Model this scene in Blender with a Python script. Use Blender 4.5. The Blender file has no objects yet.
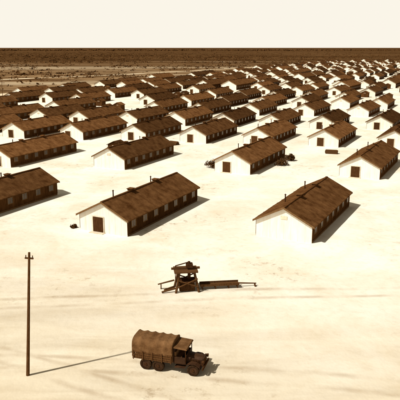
import bpy, math, random
from mathutils import Vector, Matrix
random.seed(7)
S=bpy.context.scene
COL=S.collection
CA,SA=math.cos(math.radians(25.9)),math.sin(math.radians(25.9))
YAW=-math.radians(25.9)
def W(v,u): return (CA*v+SA*u, CA*u-SA*v)

# ---------------- materials ----------------
def newmat(name):
    m=bpy.data.materials.new(name); m.use_nodes=True
    nt=m.node_tree; b=nt.nodes['Principled BSDF']; b.inputs['Roughness'].default_value=.9
    b.inputs['Specular IOR Level'].default_value=0
    return m,nt,b
def N(nt,t,**k):
    n=nt.nodes.new(t)
    for a,v in k.items(): setattr(n,a,v)
    return n
def math_(nt,op,a,b=None,c=None,clamp=False):
    n=N(nt,'ShaderNodeMath',operation=op,use_clamp=clamp)
    for i,x in enumerate((a,b,c)):
        if x is None: continue
        if isinstance(x,(int,float)): n.inputs[i].default_value=x
        else: nt.links.new(x,n.inputs[i])
    return n.outputs[0]
def mix(nt,f,a,b):
    n=N(nt,'ShaderNodeMix',data_type='RGBA')
    if isinstance(f,(int,float)): n.inputs[0].default_value=f
    else: nt.links.new(f,n.inputs[0])
    for i,x in ((6,a),(7,b)):
        if isinstance(x,tuple): n.inputs[i].default_value=(*x,1)
        else: nt.links.new(x,n.inputs[i])
    return n.outputs[2]
def noise(nt,vec,scale,detail=4,rough=.6,dist=0):
    n=N(nt,'ShaderNodeTexNoise'); n.inputs['Scale'].default_value=scale
    n.inputs['Detail'].default_value=detail; n.inputs['Roughness'].default_value=rough
    n.inputs['Distortion'].default_value=dist
    if vec is not None: nt.links.new(vec,n.inputs['Vector'])
    return n.outputs['Fac']
def rng(nt,x,a,b,c=0,d=1):
    n=N(nt,'ShaderNodeMapRange'); nt.links.new(x,n.inputs[0])
    for i,v in enumerate((a,b,c,d)): n.inputs[i+1].default_value=v
    return n.outputs[0]
def mapping(nt,vec,rot=0,scale=(1,1,1)):
    n=N(nt,'ShaderNodeMapping'); nt.links.new(vec,n.inputs[0])
    n.inputs['Rotation'].default_value=(0,0,rot); n.inputs['Scale'].default_value=scale
    return n.outputs[0]
def simple(name,c1,c2,scale=1.5,stretch=(1,1,1),vary=.0,bump=.2,lo=.3,hi=.7,det=4):
    m,nt,b=newmat(name)
    tc=N(nt,'ShaderNodeTexCoord').outputs['Object']
    oi=None
    if vary:
        oi=N(nt,'ShaderNodeObjectInfo').outputs['Random']
        va=N(nt,'ShaderNodeVectorMath',operation='ADD'); nt.links.new(tc,va.inputs[0])
        cx=N(nt,'ShaderNodeCombineXYZ'); nt.links.new(math_(nt,'MULTIPLY',oi,300),cx.inputs[0]); nt.links.new(cx.outputs[0],va.inputs[1]); tc=va.outputs[0]
    v=mapping(nt,tc,0,stretch)
    f=rng(nt,noise(nt,v,scale,det,.65),lo,hi)
    c=mix(nt,f,c1,c2)
    if vary:
        h=N(nt,'ShaderNodeHueSaturation'); nt.links.new(c,h.inputs['Color'])
        nt.links.new(rng(nt,oi,0,1,1-vary,1+vary),h.inputs['Value']); c=h.outputs[0]
    nt.links.new(c,b.inputs['Base Color'])
    if bump:
        bp=N(nt,'ShaderNodeBump'); bp.inputs['Strength'].default_value=bump; bp.inputs['Distance'].default_value=.05
        nt.links.new(noise(nt,v,scale*6,1),bp.inputs['Height']); nt.links.new(bp.outputs[0],b.inputs['Normal'])
    return m
M={}
M['white']=simple('whitewashed_boards',(.86,.82,.74),(.76,.68,.56),1.1,(1.6,1.6,.35),.05,0)
M['tar']=simple('tar_paper_wall',(.040,.015,.004),(.10,.044,.015),1.2,(1,1,.5),.3,0)
M['roof']=simple('roofing_felt',(.060,.023,.0065),(.165,.078,.029),.9,(1,1,1),.5,.35,.32,.68,7)
M['seam']=simple('roof_batten',(.06,.023,.007),(.14,.062,.022),1,(1,1,1),.3,0)
M['glass']=simple('window_pane',(.03,.015,.007),(.10,.06,.03),1,(1,1,1),0,0)
M['glass'].node_tree.nodes['Principled BSDF'].inputs['Roughness'].default_value=.25
M['glass'].node_tree.nodes['Principled BSDF'].inputs['Specular IOR Level'].default_value=.3
M['door']=simple('dark_door',(.04,.017,.006),(.09,.04,.015),2,(6,6,1),.2,0)
M['trim']=simple('pale_trim',(.72,.64,.51),(.55,.45,.31),3,(1,1,1),.1,0)
M['wtrim']=simple('window_frame_paint',(.20,.115,.05),(.12,.06,.023),3,(1,1,1),.3,0)
M['metal']=simple('rusty_metal',(.03,.013,.005),(.08,.035,.014),4)
M['wood']=simple('weathered_timber',(.05,.021,.007),(.14,.068,.027),3,(8,8,1))
M['canvas']=simple('canvas_cover',(.08,.036,.013),(.19,.10,.043),1.4,(1,1,1),0,.5)
M['paint']=simple('truck_paint',(.025,.01,.0035),(.06,.025,.009),2)
_b=M['paint'].node_tree.nodes['Principled BSDF']; _b.inputs['Roughness'].default_value=.65; _b.inputs['Specular IOR Level'].default_value=.15
M['rubber']=simple('tyre_rubber',(.02,.01,.005),(.05,.028,.014),6)
M['leaf']=simple('scrub_foliage',(.04,.017,.005),(.11,.052,.018),.05,(1,1,1),0,0)

# ---------------- mesh builder ----------------
class MB:
    def __init__(s): s.v=[];s.f=[];s.mi=[];s.mats=[]
    def m(s,k):
        if k not in s.mats: s.mats.append(k)
        return s.mats.index(k)
    def add(s,vs,fs,k,T=None):
        o=len(s.v); i=s.m(k)
        if T is not None: vs=[tuple(T@Vector(a)) for a in vs]
        s.v+=vs
        for f in fs: s.f.append(tuple(o+a for a in f)); s.mi.append(i)
    def box(s,x0,x1,y0,y1,z0,z1,k,T=None):
        vs=[(x,y,z) for z in (z0,z1) for y in (y0,y1) for x in (x0,x1)]
        s.add(vs,[(0,2,3,1),(4,5,7,6),(0,1,5,4),(2,6,7,3),(0,4,6,2),(1,3,7,5)],k,T)
    def cyl(s,p,q,r0,r1,k,n=10,T=None):
        p=Vector(p);q=Vector(q);d=(q-p).normalized()
        a=d.orthogonal().normalized();b=d.cross(a)
        vs=[]
        for c,r in((p,r0),(q,r1)):
            for i in range(n):
                t=2*math.pi*i/n; vs.append(tuple(c+(a*math.cos(t)+b*math.sin(t))*r))
        fs=[(i,(i+1)%n,n+(i+1)%n,n+i) for i in range(n)]+[tuple(range(n))[::-1],tuple(range(n,2*n))]
        s.add(vs,fs,k,T)
    def mesh(s,name):
        me=bpy.data.meshes.new(name); me.from_pydata(s.v,[],s.f)
        for k in s.mats: me.materials.append(M[k])
        me.polygons.foreach_set('material_index',s.mi); me.update(); return me
def obj(name,me,loc=(0,0,0),rot=0,parent=None):
    o=bpy.data.objects.new(name,me); COL.objects.link(o)
    o.location=loc; o.rotation_euler=(0,0,rot)
    if parent: o.parent=parent
    return o
def empty(name,loc,rot=0):
    e=obj(name,None,loc,rot); e.empty_display_size=.5; return e

# ---------------- barracks ----------------
def barracks_parts(Wd,L,h,rise,seed,dx=-.7,frontdoor=True):
    r=random.Random(seed)
    P={k:MB() for k in('walls','roof','windows','door','stovepipe')}
    hw=Wd/2
    w=P['walls']
    for y,sgn in((0,-1),(L,1)):
        vs=[(-hw,y,0),(hw,y,0),(hw,y,h),(0,y,h+rise),(-hw,y,h)]
        w.add(vs,[(0,1,2,3,4)] if sgn<0 else [(4,3,2,1,0)],'white')
        n=int(Wd/.8)
        for i in range(n+1):
            x=-hw+i*Wd/n
            top=h+rise*(1-abs(x)/hw)
            a,b=(y-.015,y-.002) if sgn<0 else (y+.002,y+.015)
            w.box(max(x-.02,-hw),min(x+.02,hw),a,b,0,top-.06,'white')
    for sx in(-1,1):
        x=sx*hw
        vs=[(x,0,0),(x,L,0),(x,L,h),(x,0,h)]
        w.add(vs,[(0,1,2,3)] if sx>0 else [(3,2,1,0)],'tar')
        n=int(L/1.2)
        for i in range(n+1):
            y=i*L/n
            w.box(min(x,x+sx*.035),max(x,x+sx*.035),y-.03,y+.03,.22,h-.05,'seam')
        w.box(min(x,x+sx*.05),max(x,x+sx*.05),.05,L-.05,0,.2,'wtrim')
        nw=int(L/2.6)
        for i in range(nw):
            y=(i+.5)*L/nw
            g=P['windows']
            a,b=sorted((x+sx*.04,x+sx*.06)); g.box(a,b,y-.45,y+.45,.95,1.75,'glass')
            a,b=sorted((x+sx*.04,x+sx*.09))
            g.box(a,b,y-.53,y-.45,.88,1.82,'wtrim');g.box(a,b,y+.45,y+.53,.88,1.82,'wtrim')
            g.box(a,b,y-.45,y+.45,1.75,1.82,'wtrim');g.box(a,b,y-.45,y+.45,.88,.95,'wtrim')
            a,b=sorted((x+sx*.06,x+sx*.075)); g.box(a,b,y-.02,y+.02,.95,1.75,'wtrim')
    oh=.35; sl=rise/hw; R=P['roof']
    for sx in(-1,1):
        xe=sx*(hw+oh); ze=h-oh*sl; t=.12; y0,y1=-.3,L+.3
        zt=h+rise
        seg=10; vs=[]
        sag=[r.uniform(-.07,.03) for _ in range(seg+1)]
        for i in range(seg+1):
            y=y0+(y1-y0)*i/seg
            vs+=[(0,y,zt+t+sag[i]),(xe,y,ze+t+sag[i]*.7),(xe,y,ze),(0,y,zt)]
        fs=[]
        for i in range(seg):
            a=i*4;b=a+4
            q=[(a,a+1,b+1,b),(a+1,a+2,b+2,b+1),(a+2,a+3,b+3,b+2)]
            fs+=q if sx>0 else [tuple(reversed(z)) for z in q]
        fs+=[(0,3,2,1),(seg*4,seg*4+1,seg*4+2,seg*4+3)]
        R.add(vs,fs,'roof')
        ns=int(L/1.6)
        for i in range(ns+1):
            y=y0+.03+(y1-y0-.06)*i/ns+(r.uniform(-.15,.15) if 0<i<ns else 0)
            c=[(0,y-.02,zt+t-.06),(0,y+.02,zt+t-.06),(xe,y+.02,ze+t-.06),(xe,y-.02,ze+t-.06)]
            c2=[(a,b,z+.085) for a,b,z in c]
            R.add(c+c2,[(4,5,6,7),(0,4,7,3),(1,2,6,5),(2,3,7,6)],'seam')
        for yy in(y0-.03,y1):
            R.add([(0,yy,zt-.10),(xe,yy,ze-.10),(xe,yy,ze+t+.02),(0,yy,zt+t+.02),
                   (0,yy+.03,zt-.10),(xe,yy+.03,ze-.10),(xe,yy+.03,ze+t+.02),(0,yy+.03,zt+t+.02)],
                  [(0,1,2,3),(7,6,5,4),(3,2,6,7),(0,4,5,1),(1,5,6,2)],'wtrim')
    R.box(-.14,.14,-.28,L+.28,h+rise+.06,h+rise+.16,'seam')
    for i in range(2):
        y=L*(.3+.4*i)+r.uniform(-1,1)
        R.box(-.3,.3,y-.35,y+.35,h+rise+.16,h+rise+.36,'tar')
        R.box(-.4,.4,y-.45,y+.45,h+rise+.36,h+rise+.42,'roof')
    D=P['door']
    for y,s in((0,-1),(L,1)):
        if s<0 and not frontdoor:
            a,b=sorted((y+s*.022,y+s*.05)); D.box(-.4,.4,a,b,h+.35,h+.75,'trim'); continue
        a,b=sorted((y+s*.022,y+s*.06)); D.box(dx-.75,dx-.01,a,b,.05,1.95,'door'); D.box(dx+.01,dx+.75,a,b,.05,1.95,'door')
        a,b=sorted((y+s*.022,y+s*.09))
        D.box(dx-.85,dx-.75,a,b,0,2.05,'trim');D.box(dx+.75,dx+.85,a,b,0,2.05,'trim');D.box(dx-.75,dx+.75,a,b,1.95,2.05,'trim')
        a,b=sorted((y+s*.022,y+s*.7)); D.box(dx-1,dx+1,a,b,0,.06,'trim')
    x=-1.6; y=L*r.uniform(.2,.35)
    for yy in(y,L-y):
        z=h+rise*(1-1.6/hw)
        P['stovepipe'].cyl((x,yy,z),(x,yy,h+rise+.25),.08,.08,'metal',8)
        P['stovepipe'].cyl((x,yy,h+rise+.27),(x,yy,h+rise+.4),.15,.02,'metal',8)
    return P
variants=[]
for i,(wd,L,h,ri,dx,fd) in enumerate([(6.9,19.0,2.1,1.75,-.7,True),(6.9,19.5,2.15,1.8,-1.1,True),(6.8,20.0,2.1,1.7,.3,True),(6.9,18.5,2.1,1.75,0,False),(8.6,25,2.7,2.2,-.5,True)]):
    P=barracks_parts(wd,L,h,ri,i,dx,fd)
    ms={k:p.mesh('barracks_'+k) for k,p in P.items()}
    J=MB()
    for p in P.values():
        o=len(J.v); J.v+=p.v
        for f,mi in zip(p.f,p.mi):
            J.f.append(tuple(o+a for a in f)); J.mi.append(J.m(p.mats[mi]))
    variants.append((ms,J.mesh('barracks_building'),wd,L))
def place(v,u,near,vi=None,jit=.8):
    if vi is None: vi=random.choice((0,1,2,3,0))
    ms,jm,wd,L=variants[vi]
    x,y=W(v-wd/2,u)
    rot=YAW+math.radians(random.uniform(-jit,jit))
    if near:
        e=empty('barracks_building',(x,y,0),rot)
        for k,me in ms.items(): obj(k,me,parent=e)
    else: obj('barracks_building',jm,(x,y,0),rot)
A=[(-80,45,0),(-59,51,2),(-37.7,57.8,0),(-17.2,65,3),(3,72,1)]
B=[(-122,73,1),(-101,78,0),(-80.4,84.2,2),(-60,91.8,3),(-37.6,97.8,1),(-16.2,103.6,0),(5,110,2)]
for v,u,i in A+B: place(v,u,True,i)
C=[(-147.3+14.6*i) for i in range(12)]
for v in C: place(v,118.7+.288*(v+89)+random.uniform(-1.5,1.5),True,None,2)

# small sheds and stacked timber between the rows
SH=MB()
SH.box(-1.6,1.6,-1.2,1.2,0,2.0,'tar')
SH.add([(-1.6,-1.2,2.0),(1.6,-1.2,2.0),(0,-1.2,2.75)],[(0,1,2)],'tar'); SH.add([(-1.6,1.2,2.0),(1.6,1.2,2.0),(0,1.2,2.75)],[(2,1,0)],'tar')
for s in(-1,1):
    q=[(0,-1.4,2.76),(s*1.85,-1.4,1.9),(s*1.85,1.4,1.9),(0,1.4,2.76)]; q2=[(a,b,c+.08) for a,b,c in q]
    SH.add(q+q2,[(0,1,2,3),(4,5,6,7),(1,2,6,5),(0,1,5,4),(2,3,7,6)],'roof')
SH.box(-.4,.4,-1.24,-1.203,.05,1.8,'door'); SH.box(-.5,.5,-1.23,-1.203,1.8,1.88,'trim')
SH=SH.mesh('storage_shed')
WPm=MB(); rr=random.Random(5)
for lay in range(4):
    for i in range(7-lay):
        y=-.75+.22*i+.11*lay
        WPm.cyl((-1.2+rr.uniform(-.15,.1),y,.11+.19*lay),(1.2+rr.uniform(-.1,.15),y,.11+.19*lay),.105,.1,'wood',7)
WPm=WPm.mesh('timber_pile')
def put(me,name,v,u,rot=None):
    x,y=W(v,u); obj(name,me,(x,y,0),YAW+(rot if rot is not None else random.uniform(-.4,.4)))
for v,u in((-30,126),(-66,122),(-95,104),(-8,96)): put(WPm,'timber_pile',v,u)
for v,u in((-71,106),(-113,98),(-4.5,131)): put(SH,'storage_shed',v,u,0)
PL=MB(); PL.cyl((0,0,0),(0,0,7.5),.11,.07,'wood',8); PL.box(-.7,.7,-.05,.05,6.9,7.0,'wood')
for xx in(-.6,-.3,.3,.6): PL.cyl((xx,0,7.0),(xx,0,7.15),.03,.03,'metal',5)
PL=PL.mesh('utility_pole')
for k in range(26):
    u0=133.6+31.5*(k+1)
    v=(-178 if k<3 else -190-k*1.2)+random.uniform(-3,3)
    while v< 12:
        step=14.0 if k%3!=1 else 16
        uu=u0+.288*(v+37)+random.uniform(-2.5,2.5)
        q=random.random()
        if q<.92: place(v,uu,False,4 if (k>3 and random.random()<.12) else None,2)
        elif q<.97: put(SH,'storage_shed',v-3,uu+4,0); put(SH,'storage_shed',v-3,uu+11,0)
        if k<10 and random.random()<.16: put(SH,'storage_shed',v-3.5,uu-5.5,0)
        v+=step+random.uniform(-1,1)
for i in range(9): put(PL,'utility_pole',-194-i*4+random.uniform(-1,1),150+i*55,0)

# ---------------- foliage masses ----------------
def clump(mb,cx,cy,cz,rx,rz,n,size,r):
    for _ in range(n):
        while True:
            a=Vector((r.uniform(-1,1),r.uniform(-1,1),r.uniform(-.2,1)))
            if a.length<1: break
        p=Vector((cx+a.x*rx,cy+a.y*rx,cz+max(a.z,0)*rz))
        d1=Vector((r.gauss(0,1),r.gauss(0,1),r.gauss(0,.6))).normalized()*size*r.uniform(.6,1.3)
        d2=d1.orthogonal().normalized()*size*r.uniform(.4,.9)
        mb.add([tuple(p-d1),tuple(p+d2),tuple(p+d1),tuple(p-d2)],[(0,1,2,3)],'leaf')
r=random.Random(3)
sc=MB()
for _ in range(6500):
    u=r.uniform(80,1500); v=-222-u*.04-abs(r.gauss(0,1))*(60+u*.5)
    x,y=W(v,u)
    if y<150 or abs(x)>.42*y+30: continue
    if math.sin(x*.02+1.3*math.sin(y*.011))+math.sin(y*.03+x*.006)<.1 and r.random()<.8: continue
    s=r.uniform(.35,1.25)*(1+y/1300)
    clump(sc,x,y,0,s*1.9,s*.8,8,s*.55,r)
for _ in range(2600):
    y=960*(1+abs(r.gauss(0,1))*1.2); x=r.uniform(-.42,.42)*y
    u=SA*x+CA*y
    if u<1000 : continue
    s=r.uniform(.6,1.6)*(1+y/3500)
    clump(sc,x,y,0,s*2.8,s*.8,8,s*.6,r)
obj('scrub_brush',sc.mesh('scrub_brush'))
tl=MB()
for _ in range(1500):
    y=r.uniform(3600,4600); x=r.uniform(-.5,.5)*y
    s=r.uniform(3,6); clump(tl,x,y,0,s*3,s*1.2,6,s,r)
obj('distant_tree_line',tl.mesh('distant_tree_line'))
def bush(v,u,rx,rz,n=420,size=.12):
    b=MB(); x,y=W(v,u)
    for i in range(5):
        a=r.uniform(0,6.28); b.cyl((0,0,0),(math.cos(a)*rx*.5,math.sin(a)*rx*.5,rz*.6),.05,.015,'wood',5)
    for i in range(7):
        a=r.uniform(0,6.28); d=r.uniform(0,.7)*rx
        clump(b,math.cos(a)*d,math.sin(a)*d,rz*r.uniform(.05,.3),rx*r.uniform(.35,.6),rz*r.uniform(.4,.7),n//7,size,r)
    obj('bush',b.mesh('bush'),(x,y,0))
bush(-45.7,57.9,.5,.55,260); bush(-46.3,101,1.7,1.7,900)  # first one: leaf clump added as a dark spot by the gable
bush(-35.4,108.5,1.3,1.6,800);bush(-35.2,114,1.5,1.9,900)

# ---------------- utility pole ----------------
p=MB(); p.cyl((0,0,0),(0,0,9.0),.12,.075,'wood',12)
p.box(-.28,.28,-.05,.05,8.55,8.64,'wood')
for xx in(-.22,.22): p.cyl((xx,0,8.64),(xx,0,8.8),.035,.03,'metal',6)
o=obj('utility_pole',p.mesh('utility_pole'),(-11.9,37.2,0)); o.rotation_euler=(0,math.radians(4.6),0)

# ---------------- truck ----------------
def truck():
    x0,y0=-4.5,39.1; x1,y1=.7,37.6
    ang=math.atan2(y1-y0,x1-x0)
    e=empty('cargo_truck',(x0,y0,0),ang); e.scale=(.97,.95,.93)
    def part(n,mb,bev=0):
        o=obj(n,mb.mesh(n),parent=e)
        if bev:
            m=o.modifiers.new('b','BEVEL');m.width=bev;m.segments=2
        return o
    c=MB(); 
    c.box(.1,5.2,-.42,-.30,.62,.76,'metal'); c.box(.1,5.2,.30,.42,.62,.76,'metal')
    for x in(.9,4.5): c.cyl((x,-.8,.45),(x,.8,.45),.06,.06,'metal')
    for x in(.3,1.9,3.0): c.box(x,x+.08,-.3,.3,.63,.75,'metal')
    c.box(5.2,5.28,-.85,.85,.52,.7,'metal')
    part('chassis',c)
    for i,(x,ys) in enumerate([(1.0,(-.82,.82)),(1.95,(-.82,.82)),(4.55,(-.78,.78))]):
        for y in ys:
            w=MB()
            n=24; prof=[(-.13,.30),(-.14,.38),(-.10,.45),(.10,.45),(.14,.38),(.13,.30)]
            vs=[];fs=[]
            for j in range(n):
                t=2*math.pi*j/n
                for (yy,rr) in prof: vs.append((x+rr*math.cos(t),y+yy,.45+rr*math.sin(t)))
            for j in range(n):
                for q in range(5):
                    a=j*6+q;b=((j+1)%n)*6+q; fs.append((a,b,b+1,a+1))
            w.add(vs,fs,'rubber')
            w.cyl((x,y-.09,.45),(x,y+.09,.45),.31,.31,'paint',20)
            w.cyl((x,y-.15,.45),(x,y+.15,.45),.10,.08,'metal',10)
            part('wheel_%d'%(i*2+(y>0)),w)
    b=MB(); b.box(0,3.0,-.98,.98,.86,.94,'wood')
    for s in(-1,1):
        for z in(.98,1.16,1.34):
            a,bb=sorted((s*.94,s*.98)); b.box(0,3.0,a,bb,z,z+.14,'wood')
        for x in(.05,.78,1.5,2.22,2.9):
            a,bb=sorted((s*.98,s*1.03)); b.box(x,x+.07,a,bb,.8,1.52,'wood')
    for z in(.98,1.16,1.34): b.box(-.05,-.01,-.93,.93,z,z+.14,'wood')
    b.box(3.0,3.05,-.98,.98,.9,1.5,'wood')
    part('bed',b)
    cv=MB(); nb=31; arc=[]
    for i in range(13):
        t=math.pi*i/12; arc.append((math.cos(t),math.sin(t)))
    vs=[];fs=[]
    for j in range(nb):
        x=-.02+3.06*j/(nb-1); ph=abs(math.sin(math.pi*j/6)); d=.075*(ph)
        row=[(x,1.0-d*.5,1.42)]
        for cx,sz in arc:
            yy=math.copysign(abs(cx)**.55,cx)*(1.0-d); zz=1.85+(.62-d)*sz**.8
            row.append((x,yy,zz))
        row.append((x,-1.0+d*.5,1.42)); vs+=row
    k=15
    for j in range(nb-1):
        for q in range(k-1): a=j*k+q; fs.append((a,a+1,a+k+1,a+k))
    fs.append(tuple(range((nb-1)*k,nb*k)))
    fs.append((0,1,2,3)); fs.append((k-1,k-2,k-3,k-4))
    cv.add(vs,fs,'canvas')
    o=part('canvas_cover',cv)
    for pl in o.data.polygons: pl.use_smooth=len(pl.vertices)==4
    h=MB()
    h.box(3.08,4.0,-.8,.8,.78,.86,'paint'); h.box(3.08,3.13,-.8,.8,.86,2.0,'paint')
    for s in(-1,1):
        a,bb=sorted((s*.78,s*.83)); h.box(3.13,3.95,a,bb,.86,1.36,'paint')
        a,bb=sorted((s*.76,s*.81)); h.box(3.95,4.0,a,bb,.86,2.0,'metal')
    h.box(3.16,3.6,-.74,.74,1.0,1.2,'canvas'); h.box(3.14,3.26,-.74,.74,1.2,1.7,'canvas')
    h.box(3.95,4.0,-.76,.76,.86,1.42,'paint')
    h.box(3.96,3.99,-.76,.76,1.42,1.46,'metal');h.box(3.96,3.99,-.76,.76,1.93,1.98,'metal');h.box(3.96,3.99,-.02,.02,1.46,1.93,'metal')
    h.add([(3.05,-.88,2.06),(4.1,-.86,1.98),(4.1,.86,1.98),(3.05,.88,2.06),(3.05,-.8,2.14),(4.05,-.8,2.07),(4.05,.8,2.07),(3.05,.8,2.14)],
          [(3,2,1,0),(4,5,6,7),(0,1,5,4),(1,2,6,5),(2,3,7,6),(3,0,4,7)],'canvas')
    h.cyl((3.9,.35,1.25),(3.62,.35,1.42),.02,.02,'metal',6); h.cyl((3.63,.35,1.41),(3.60,.35,1.43),.2,.2,'metal',14)
    part('cab',h)
    g=MB()
    def sec(x,w,z0,z1,zs): return [(x,-w,z0),(x,-w,zs),(x,-w*.6,z1-.04),(x,0,z1),(x,w*.6,z1-.04),(x,w,zs),(x,w,z0)]
    vs=sec(4.0,.52,.72,1.42,1.22)+sec(5.1,.36,.72,1.30,1.12)
    fs=[(i,i+1,i+8,i+7) for i in range(6)]+[tuple(range(7,14)),(6,13,7,0)]
    g.add(vs,fs,'paint')
    for i in range(6): g.box(4.3+i*.11,4.35+i*.11,-.53+.016*i,-.44+.016*i,.85,1.08,'metal')
    g.box(5.11,5.2,-.4,.4,.66,1.28,'paint'); g.box(5.2,5.21,-.32,.32,.72,1.2,'metal')
    part('hood_and_radiator',g,.02)
    f=MB()
    for s in(-1,1):
        pts=[(3.2,.60),(3.95,.62),(4.12,.90),(4.4,1.02),(4.75,1.0),(5.02,.82),(5.1,.6)]
        vs=[];fs=[]
        for x,z in pts: vs+=[(x,s*.5,z),(x,s*.95,z),(x,s*.95,z-.05)]
        for i in range(6): a=i*3; fs+=[(a,a+1,a+4,a+3),(a+1,a+2,a+5,a+4)]
        f.add(vs,fs,'paint')
        f.cyl((5.12,s*.55,1.08),(5.3,s*.55,1.08),.10,.14,'metal',14)
        f.cyl((5.15,s*.55,.7),(5.18,s*.55,1.08),.025,.025,'metal',6)
    part('fenders_and_lamps',f)
truck()

# ---------------- water well ----------------
def well():
    e=empty('pump_well',(-1.25,52.4,0),math.radians(7)); e.scale=(.95,.95,.95)
    def part(n,mb): return obj(n,mb.mesh(n),parent=e)
    f=MB()
    for a in(-.9,.9):
        for b in(-.7,.7):
            f.cyl((a*1.25,b*1.2,0),(a*.8,b*.75,2.0),.12,.1,'wood',8)
    for b in(-.85,.85): f.cyl((-1.05,b,.5),(1.0,b,1.4),.07,.07,'wood',6); f.cyl((1.05,b,.55),(-.95,b,1.3),.07,.07,'wood',6)
    f.box(-1.25,1.05,-.85,.85,2.0,2.14,'wood'); f.box(-1.5,1.3,-.1,.1,2.14,2.32,'wood')
    part('timber_frame',f)
    h=MB(); h.box(-.75,.75,-.6,.6,.08,.95,'door'); h.box(-.82,.82,-.67,.67,.95,1.02,'metal'); h.cyl((0.25,0,1.0),(.25,0,2.9),.16,.13,'metal',12)
    h.box(-.05,.6,-.3,.3,2.32,2.7,'metal')
    h.cyl((.25,0,2.85),(-1.1,0,2.5),.06,.06,'metal',6); h.cyl((-1.1,0,2.5),(-1.1,0,1.0),.035,.035,'metal',6)
    h.cyl((-.2,-.62,.55),(-.2,-.75,.55),.42,.42,'metal',18)
    part('pump_housing',h)
    t=MB(); t.box(1.3,5.2,-.32,.32,.36,.44,'wood'); 
    for s in(-1,1): a,b=sorted((s*.32,s*.39)); t.box(1.3,5.2,a,b,.34,.6,'wood')
    for q in(1.5,2.8,4.1,5.0):
        for s in(-.3,.2): t.box(q,q+.1,s,s+.1,0,.36,'wood')
    t.cyl((5.1,0,.42),(7.0,.1,.26),.08,.06,'wood',8); t.box(6.8,6.92,-.2,.2,0,.2,'wood')
    part('trough',t)
    l=MB(); l.cyl((-1.2,.2,.95),(-2.8,.4,.5),.09,.07,'wood',8); l.cyl((-1.0,-.5,.4),(-2.5,-.7,.12),.1,.09,'wood',8)
    l.cyl((-2.5,.36,0),(-2.5,.36,.62),.06,.05,'wood',8); l.cyl((-2.2,-.2,.12),(-1.2,.5,.12),.12,.12,'wood',8)
    part('timbers',l)
well()

# ---------------- ground ----------------
m,nt,b=newmat('sandy_ground')
tc=N(nt,'ShaderNodeTexCoord').outputs['Object']
rot=mapping(nt,tc,math.radians(25.9))
sx=N(nt,'ShaderNodeSeparateXYZ'); nt.links.new(rot,sx.inputs[0]); V,U=sx.outputs[0],sx.outputs[1]
big=noise(nt,tc,.02,2,.6,.5); med=noise(nt,tc,.10,4,.65,.4); fine=noise(nt,tc,1.3,4,.7)
sand=mix(nt,rng(nt,med,.38,.72),(.82,.79,.70),(.68,.60,.46))
sand=mix(nt,rng(nt,fine,.50,.80,0,.3),sand,(.45,.34,.20))
fg=rng(nt,math_(nt,'ADD',U,math_(nt,'MULTIPLY',big,30)),76,34)
tan=mix(nt,rng(nt,noise(nt,mapping(nt,tc,.35,(.25,1,1)),.30,4,.65,.6),.34,.68),(.66,.575,.425),(.44,.345,.215))
sand=mix(nt,fg,sand,tan)
sp=N(nt,'ShaderNodeSeparateXYZ'); nt.links.new(tc,sp.inputs[0]); X,Y=sp.outputs[0],sp.outputs[1]
wob=math_(nt,'MULTIPLY',big,9)
rut=None
for slope,off,wid in((-.12,36.5,.2),(-.12,38.3,.2),(-.55,31,.2),(-.55,33,.2),(.06,50,.2),(.06,51.8,.2)):
    d=math_(nt,'ABSOLUTE',math_(nt,'SUBTRACT',math_(nt,'SUBTRACT',Y,math_(nt,'MULTIPLY',X,slope)),math_(nt,'ADD',wob,off-4.5)))
    q=rng(nt,d,wid*.4,wid*2.2,1,0)
    rut=q if rut is None else math_(nt,'MAXIMUM',rut,q)
rutm=math_(nt,'MULTIPLY',rut,rng(nt,noise(nt,tc,.22,3),.4,.62,.03,.42))
sand=mix(nt,rutm,sand,(.28,.18,.09))
tuft=math_(nt,'MULTIPLY',rng(nt,noise(nt,tc,.7,4,.75),.56,.70),rng(nt,noise(nt,tc,.05,2),.48,.60))
sand=mix(nt,math_(nt,'MULTIPLY',tuft,.65),sand,(.24,.15,.065))
st=noise(nt,mapping(nt,tc,.05,(.45,1,1)),.035,6,.75,.8)
scr=mix(nt,rng(nt,st,.42,.62),(.075,.036,.013),(.30,.19,.095))
scr=mix(nt,rng(nt,noise(nt,mapping(nt,tc,-.08,(.2,1,1)),.012,5,.65,.6),.54,.62,0,.8),scr,(.50,.39,.25))
scr=mix(nt,rng(nt,math_(nt,'ADD',Y,math_(nt,'MULTIPLY',st,700)),850,1400),scr,mix(nt,rng(nt,noise(nt,mapping(nt,tc,0,(.15,1,1)),.008,5,.7),.4,.65),(.055,.026,.009),(.13,.068,.027)))
m1=rng(nt,math_(nt,'ADD',math_(nt,'ADD',V,math_(nt,'MULTIPLY',U,.035)),math_(nt,'MULTIPLY',big,30)),-176,-186)
m2=rng(nt,math_(nt,'ADD',U,math_(nt,'MULTIPLY',big,60)),960,1000)
msk=math_(nt,'MAXIMUM',m1,m2)
col=mix(nt,msk,sand,scr)
nt.links.new(col,b.inputs['Base Color'])
bp=N(nt,'ShaderNodeBump'); bp.inputs['Strength'].default_value=.45; bp.inputs['Distance'].default_value=.12
nt.links.new(noise(nt,tc,.8,3,.65),bp.inputs['Height']); nt.links.new(bp.outputs[0],b.inputs['Normal'])
M['ground']=m
g=MB(); R_=16000; g.add([(-R_,-500,0),(R_,-500,0),(R_,R_,0),(-R_,R_,0)],[(0,1,2,3)],'ground'); obj('ground',g.mesh('ground'))
M['road']=simple('dirt_road',(.66,.56,.40),(.38,.27,.15),.05)
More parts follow.
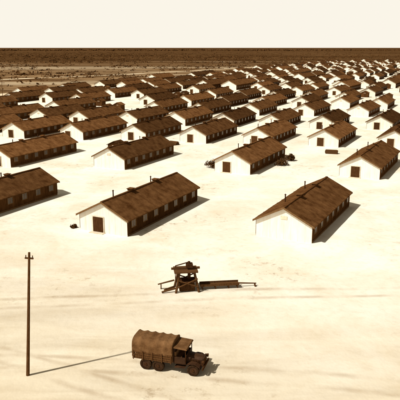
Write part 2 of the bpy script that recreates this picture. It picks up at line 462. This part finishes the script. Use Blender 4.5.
def road(name,pts,w):
    mb=MB(); vs=[];fs=[]
    rr=random.Random(len(pts))
    P=[]
    for i in range(len(pts)-1):
        a=Vector(pts[i]);c=Vector(pts[i+1]); n=max(2,int((c-a).length/12))
        P+=[a.lerp(c,k/n) for k in range(n)]
    P.append(Vector(pts[-1]))
    for i,q in enumerate(P):
        d=(P[min(i+1,len(P)-1)]-P[max(i-1,0)]).normalized(); nrm=Vector((-d.y,d.x))
        a=q+nrm*(w/2+rr.uniform(-1.8,1.8)); c=q-nrm*(w/2+rr.uniform(-1.8,1.8))
        vs+=[(a.x,a.y,.03),(c.x,c.y,.03)]
    for i in range(len(P)-1): fs.append((2*i,2*i+1,2*i+3,2*i+2))
    mb.add(vs,fs,'road'); obj(name,mb.mesh(name))
road('dirt_road',[W(-206,40),W(-213,300),W(-226,640),W(-234,820)],11)
road('dirt_road',[W(-420,130),W(-335,250),W(-275,430),W(-250,620),W(-242,800)],9)

# ---------------- light ----------------
sd=Vector((-.88,-.47,0)).normalized(); el=math.radians(50)
sun=bpy.data.lights.new('sun','SUN'); sun.energy=5; sun.angle=math.radians(1.2); sun.color=(1,.96,.88)
so=bpy.data.objects.new('sun',sun); COL.objects.link(so)
sdir=Vector((sd.x*math.cos(el),sd.y*math.cos(el),math.sin(el)))
so.rotation_euler=sdir.to_track_quat('Z','Y').to_euler()
wd=bpy.data.worlds.new('World'); S.world=wd; wd.use_nodes=True; nt=wd.node_tree
bg=nt.nodes['Background']; sky=N(nt,'ShaderNodeTexSky',sky_type='NISHITA'); sky.sun_disc=False
sky.sun_elevation=el; sky.sun_rotation=math.atan2(sd.x,sd.y); sky.dust_density=1
bw=N(nt,'ShaderNodeRGBToBW'); nt.links.new(sky.outputs[0],bw.inputs[0])
vm=N(nt,'ShaderNodeVectorMath',operation='SCALE'); vm.inputs[0].default_value=(1,.87,.67); nt.links.new(bw.outputs[0],vm.inputs['Scale'])
# pale haze painted into the sky colour low on the horizon, all round
tcw=N(nt,'ShaderNodeTexCoord').outputs['Generated']; sw=N(nt,'ShaderNodeSeparateXYZ'); nt.links.new(tcw,sw.inputs[0])
hz=rng(nt,sw.outputs[2],.10,.30,1,0)
c=mix(nt,hz,vm.outputs[0],(9.6,9.1,8.1))
nt.links.new(c,bg.inputs[0]); bg.inputs[1].default_value=.1

# ---------------- camera ----------------
cam=bpy.data.cameras.new('camera'); co=bpy.data.objects.new('camera',cam); COL.objects.link(co)
cam.sensor_width=36; cam.lens=54; cam.clip_end=40000; cam.clip_start=.5
co.location=(0,0,22); co.rotation_euler=(math.radians(90-14.31),0,0)
S.camera=co
S.view_settings.view_transform='Standard'; S.view_settings.look='None'; S.view_settings.exposure=0
